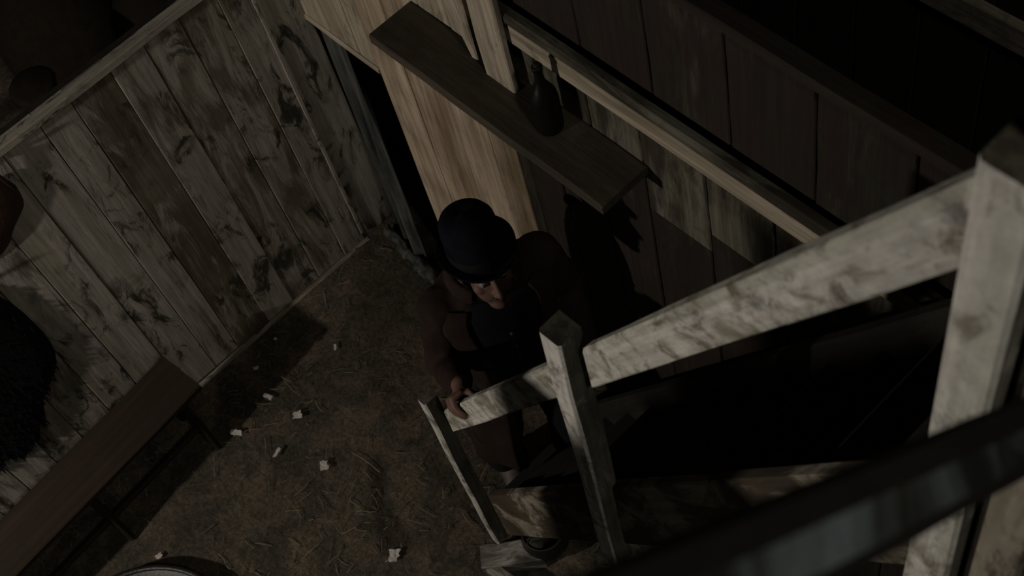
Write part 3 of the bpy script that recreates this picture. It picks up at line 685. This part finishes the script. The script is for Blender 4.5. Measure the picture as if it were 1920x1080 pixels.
# coat
cg = [loft([((-0.005, 0, 0.86), X * 0.155, Y * 0.20), ((-0.005, 0, 0.98), X * 0.145, Y * 0.195), ((0.0, 0, 1.10), X * 0.135, Y * 0.19), ((0.01, 0, 1.24), X * 0.140, Y * 0.205), ((0.012, 0, 1.35), X * 0.132, Y * 0.215), ((0.014, 0, 1.42), X * 0.112, Y * 0.200), ((0.018, 0, 1.462), X * 0.090, Y * 0.135), ((0.02, 0, 1.485), X * 0.078, Y * 0.085)], 28),
      limb([shR + Vector((0, 0.01, -0.005)), elR, wrR - (wrR - elR).normalized() * 0.045], [0.074, 0.062, 0.050]), limb([shL + Vector((0, -0.01, -0.005)), elL, wrL - (wrL - elL).normalized() * 0.03], [0.082, 0.066, 0.052])]
v, f = join(*cg); coat = obj('coat', v, f, M['coat'], man); remesh(coat, 0.009, 4)
tx2 = D.textures.new('cloth_creases', 'CLOUDS'); tx2.noise_scale = 0.09
dm = coat.modifiers.new('creases', 'DISPLACE'); dm.texture = tx2; dm.strength = 0.018; dm.mid_level = 0.5
coat['label'] = 'dark brown wool coat'
# skirt of the coat, open at the front and the back vent
vs, fs = [], []; rows = 8; n_ = 40
for i in range(rows + 1):
    t_ = i / rows; z_ = 0.92 - 0.53 * t_
    for k in range(n_ + 1):
        a = math.radians(22 + 316 * k / n_); fl_ = 1 + 0.05 * t_ * math.sin(a * 9)
        vs.append((-0.008 - 0.02 * t_ + (0.152 + 0.055 * t_) * fl_ * math.cos(a), (0.198 + 0.05 * t_) * fl_ * math.sin(a), z_ - 0.01 * math.sin(a * 5) * t_))
for i in range(rows):
    for k in range(n_): fs.append((i * (n_ + 1) + k, i * (n_ + 1) + k + 1, (i + 1) * (n_ + 1) + k + 1, (i + 1) * (n_ + 1) + k))
o = obj('coat_skirt', vs, fs, M['coat'], coat, smooth=True); sd = o.modifiers.new('t', 'SOLIDIFY'); sd.thickness = 0.008; subsurf(o, 1)
# collar and lapels
vs, fs = [], []; n_ = 26
for i, (dz, k_) in enumerate(((-0.01, 1.0), (0.03, 0.98), (0.055, 1.08), (0.03, 1.28), (0.0, 1.38))):
    for k in range(n_ + 1):
        a = math.radians(38 + 284 * k / n_); vs.append((0.02 + 0.082 * k_ * math.cos(a), 0.088 * k_ * math.sin(a), 1.475 + dz - 0.03 * (math.cos(a) > 0.2) * math.cos(a)))
for i in range(4):
    for k in range(n_): fs.append((i * (n_ + 1) + k, i * (n_ + 1) + k + 1, (i + 1) * (n_ + 1) + k + 1, (i + 1) * (n_ + 1) + k))
o = obj('collar', vs, fs, M['coat'], coat, smooth=True); sd = o.modifiers.new('t', 'SOLIDIFY'); sd.thickness = 0.006; subsurf(o, 1)
def tors(z):
    T = ((0.86, 0.155, 0.20, -0.005), (0.98, 0.145, 0.195, -0.005), (1.10, 0.135, 0.19, 0.0), (1.24, 0.140, 0.205, 0.01), (1.35, 0.132, 0.215, 0.012), (1.42, 0.112, 0.2, 0.014), (1.462, 0.09, 0.135, 0.018))
    for q in range(len(T) - 1):
        if T[q][0] <= z <= T[q + 1][0]:
            t_ = (z - T[q][0]) / (T[q + 1][0] - T[q][0]); return [T[q][j] * (1 - t_) + T[q + 1][j] * t_ for j in range(4)]
    return T[-1] if z > 1.4 else T[0]
def strip(a0, a1, z0, z1, off, mat, name, par, nr=10, na=10):
    vs, fs = [], []
    for i in range(nr + 1):
        z_ = z0 + (z1 - z0) * i / nr; _, A, B, c_ = tors(z_)
        lo, hi = (a0(z_), a1(z_))
        for k in range(na + 1):
            a = math.radians(lo + (hi - lo) * k / na); vs.append((c_ + (A + off) * math.cos(a), (B + off) * math.sin(a), z_))
    for i in range(nr):
        for k in range(na): fs.append((i * (na + 1) + k, i * (na + 1) + k + 1, (i + 1) * (na + 1) + k + 1, (i + 1) * (na + 1) + k))
    o = obj(name, vs, fs, mat, par, smooth=True); sd = o.modifiers.new('t', 'SOLIDIFY'); sd.thickness = 0.006; return o
wc = strip(lambda z: -26 - (z - 0.9) * 22, lambda z: 26 + (z - 0.9) * 22, 0.87, 1.455, 0.012, M['black'], 'waistcoat', man)
for k in range(5):
    z_ = 0.95 + 0.085 * k; _, A, B, c_ = tors(z_); v, f = ball((c_ + A + 0.016, 0, z_), 0.005, 0.008, 0.008, 10, 6); obj('button', v, f, M['brass'], wc, smooth=True)
strip(lambda z: 24 + (z - 0.95) * 18, lambda z: 38 + (z - 0.95) * 45, 0.98, 1.44, 0.019, M['coat'], 'lapel', coat)
strip(lambda z: -38 - (z - 0.95) * 45, lambda z: -24 - (z - 0.95) * 18, 0.98, 1.44, 0.019, M['coat'], 'lapel', coat)
v, f = join(tube([(0.085 * math.cos(a) + 0.028, 0.075 * math.sin(a), 1.478 - 0.018 * math.cos(a)) for a in [math.radians(d_) for d_ in range(-170, 171, 20)]], 0.017, 10), ball((0.108, 0, 1.452), 0.02, 0.03, 0.022))
o = obj('neckerchief', v, f, M['black'], man, smooth=True)
tg = [limb([hipR, knR, anR + Vector((0, 0, 0.02))], [0.105, 0.080, 0.068]), limb([hipL, knL, anL + Vector((0, 0, 0.02))], [0.105, 0.080, 0.068]), ball((0, 0, 0.92), 0.12, 0.165, 0.11)]
v, f = join(*tg); o = obj('trousers', v, f, M['black'], man); remesh(o, 0.010, 3)
for an, yaw in ((anR, 0.05), (anL, 0.25)):
    c_, s_ = math.cos(yaw), math.sin(yaw); F_ = Vector((c_, s_, 0)); S_ = Vector((-s_, c_, 0)); Z_ = Vector((0, 0, 1)); g = an + Vector((0, 0, -0.09))
    sh = loft([(g + F_ * -0.075 + Z_ * 0.045, Z_ * 0.030, S_ * 0.018), (g + F_ * -0.06 + Z_ * 0.05, Z_ * 0.048, S_ * 0.034), (g + F_ * -0.01 + Z_ * 0.065, Z_ * 0.064, S_ * 0.040), (g + F_ * 0.05 + Z_ * 0.052, Z_ * 0.050, S_ * 0.043), (g + F_ * 0.11 + Z_ * 0.037, Z_ * 0.034, S_ * 0.048), (g + F_ * 0.16 + Z_ * 0.030, Z_ * 0.026, S_ * 0.042), (g + F_ * 0.195 + Z_ * 0.024, Z_ * 0.016, S_ * 0.024)], 20)
    sh = join(sh, tube([g + Z_ * 0.06, g + Z_ * 0.17], [0.047, 0.052], 18))
    v = [Vector((q.x, q.y, max(q.z, g.z + 0.004))) for q in sh[0]]
    bt = obj('boot', v, sh[1], M['boot'], man); remesh(bt, 0.006, 2)
    v, f = loft([(g + F_ * -0.07 + Z_ * 0.006, S_ * 0.03, Z_ * 0.006), (g + F_ * 0.05 + Z_ * 0.006, S_ * 0.043, Z_ * 0.006), (g + F_ * 0.12 + Z_ * 0.006, S_ * 0.050, Z_ * 0.006), (g + F_ * 0.20 + Z_ * 0.006, S_ * 0.02, Z_ * 0.006)], 12)
    obj('sole', v, f, M['leather'], bt)

# ------------------------------------------------------------------ straw and litter
vs, fs = [], []
for i in range(5200):
    x, y = rnd.uniform(-3.58, -0.6), rnd.uniform(-1.4, 1.42)
    if noise.noise((x * 2.1, y * 2.1, 5)) < rnd.uniform(-0.45, 0.35): continue
    L = rnd.uniform(0.015, 0.075) if rnd.random() < 0.93 else rnd.uniform(0.08, 0.16)
    a = rnd.uniform(0, 6.283); w_ = rnd.uniform(0.0006, 0.0014); cv = rnd.uniform(-0.5, 0.5); z = rnd.uniform(0.002, 0.010); b_ = len(vs)
    px, py = x, y
    for k in range(4):
        aa = a + cv * k * 0.5; nx_, ny_ = -math.sin(aa) * w_, math.cos(aa) * w_
        zz = z + 0.004 * math.sin(k * 1.1 + i)
        vs += [(px + nx_, py + ny_, zz), (px - nx_, py - ny_, zz + 0.0012)]
        px += math.cos(aa) * L / 3; py += math.sin(aa) * L / 3
    for k in range(3): fs.append((b_ + k * 2, b_ + k * 2 + 1, b_ + k * 2 + 3, b_ + k * 2 + 2))
tag(obj('straw', vs, fs, M['straw']), 'loose chopped straw strewn over the earth floor', 'straw', kind='stuff')

def scrap(x, y, sx, sy, rz, label, seed, cat='litter'):
    r = random.Random(seed); vs, fs = [], []; n_ = 5
    for j in range(n_ + 1):
        for i in range(n_ + 1):
            u, v_ = i / n_ - 0.5, j / n_ - 0.5
            z = 0.004 + 0.16 * sy * abs(u * 0.9 + v_ * 0.3) + r.uniform(0, 0.10) * min(sx, sy)
            vs.append((u * sx * (1 + 0.25 * r.uniform(-1, 1)), v_ * sy * (1 + 0.3 * r.uniform(-1, 1)), z))
    for j in range(n_):
        for i in range(n_): fs.append((j * (n_ + 1) + i, j * (n_ + 1) + i + 1, (j + 1) * (n_ + 1) + i + 1, (j + 1) * (n_ + 1) + i))
    o = obj('paper_scrap', vs, fs, M['paper'], None, (x, y, 0.004), (0, 0, rz))
    sd = o.modifiers.new('t', 'SOLIDIFY'); sd.thickness = 0.0012
    tag(o, label, cat, 'paper scraps on the floor')
for a in ((-3.28, 0.85, 0.030, 0.011, -0.6, 'small straight paper strip on the floor left of the man', 1),
          (-3.32, 0.50, 0.040, 0.020, 0.3, 'torn paper scrap just off the far end of the bench', 2),
          (-3.15, 0.53, 0.038, 0.032, 1.0, 'curled paper scrap on open floor, next one right of the bench end', 3),
          (-3.29, 0.30, 0.055, 0.026, 0.6, 'largest torn paper scrap, lying in front of the bench', 4),
          (-3.08, 0.36, 0.042, 0.014, -1.3, 'slim folded paper strip on open floor before the bench', 5),
          (-2.88, 0.46, 0.045, 0.032, -0.6, 'crumpled paper scrap in the middle of the open floor', 6),
          (-2.37, 0.40, 0.055, 0.042, -1.0, 'square paper scrap nearest the foot of the newel post', 7),
          (-3.09, -0.26, 0.022, 0.026, 0.2, 'tiny paper scrap beside the iron basin', 8),
          (-3.47, 0.55, 0.022, 0.016, 0.9, 'tiny paper scrap in the shadow past the bench end', 9),
          (-3.52, 0.70, 0.014, 0.012, 0.4, 'smallest paper fleck near the wall baseboard', 10)):
    scrap(*a)
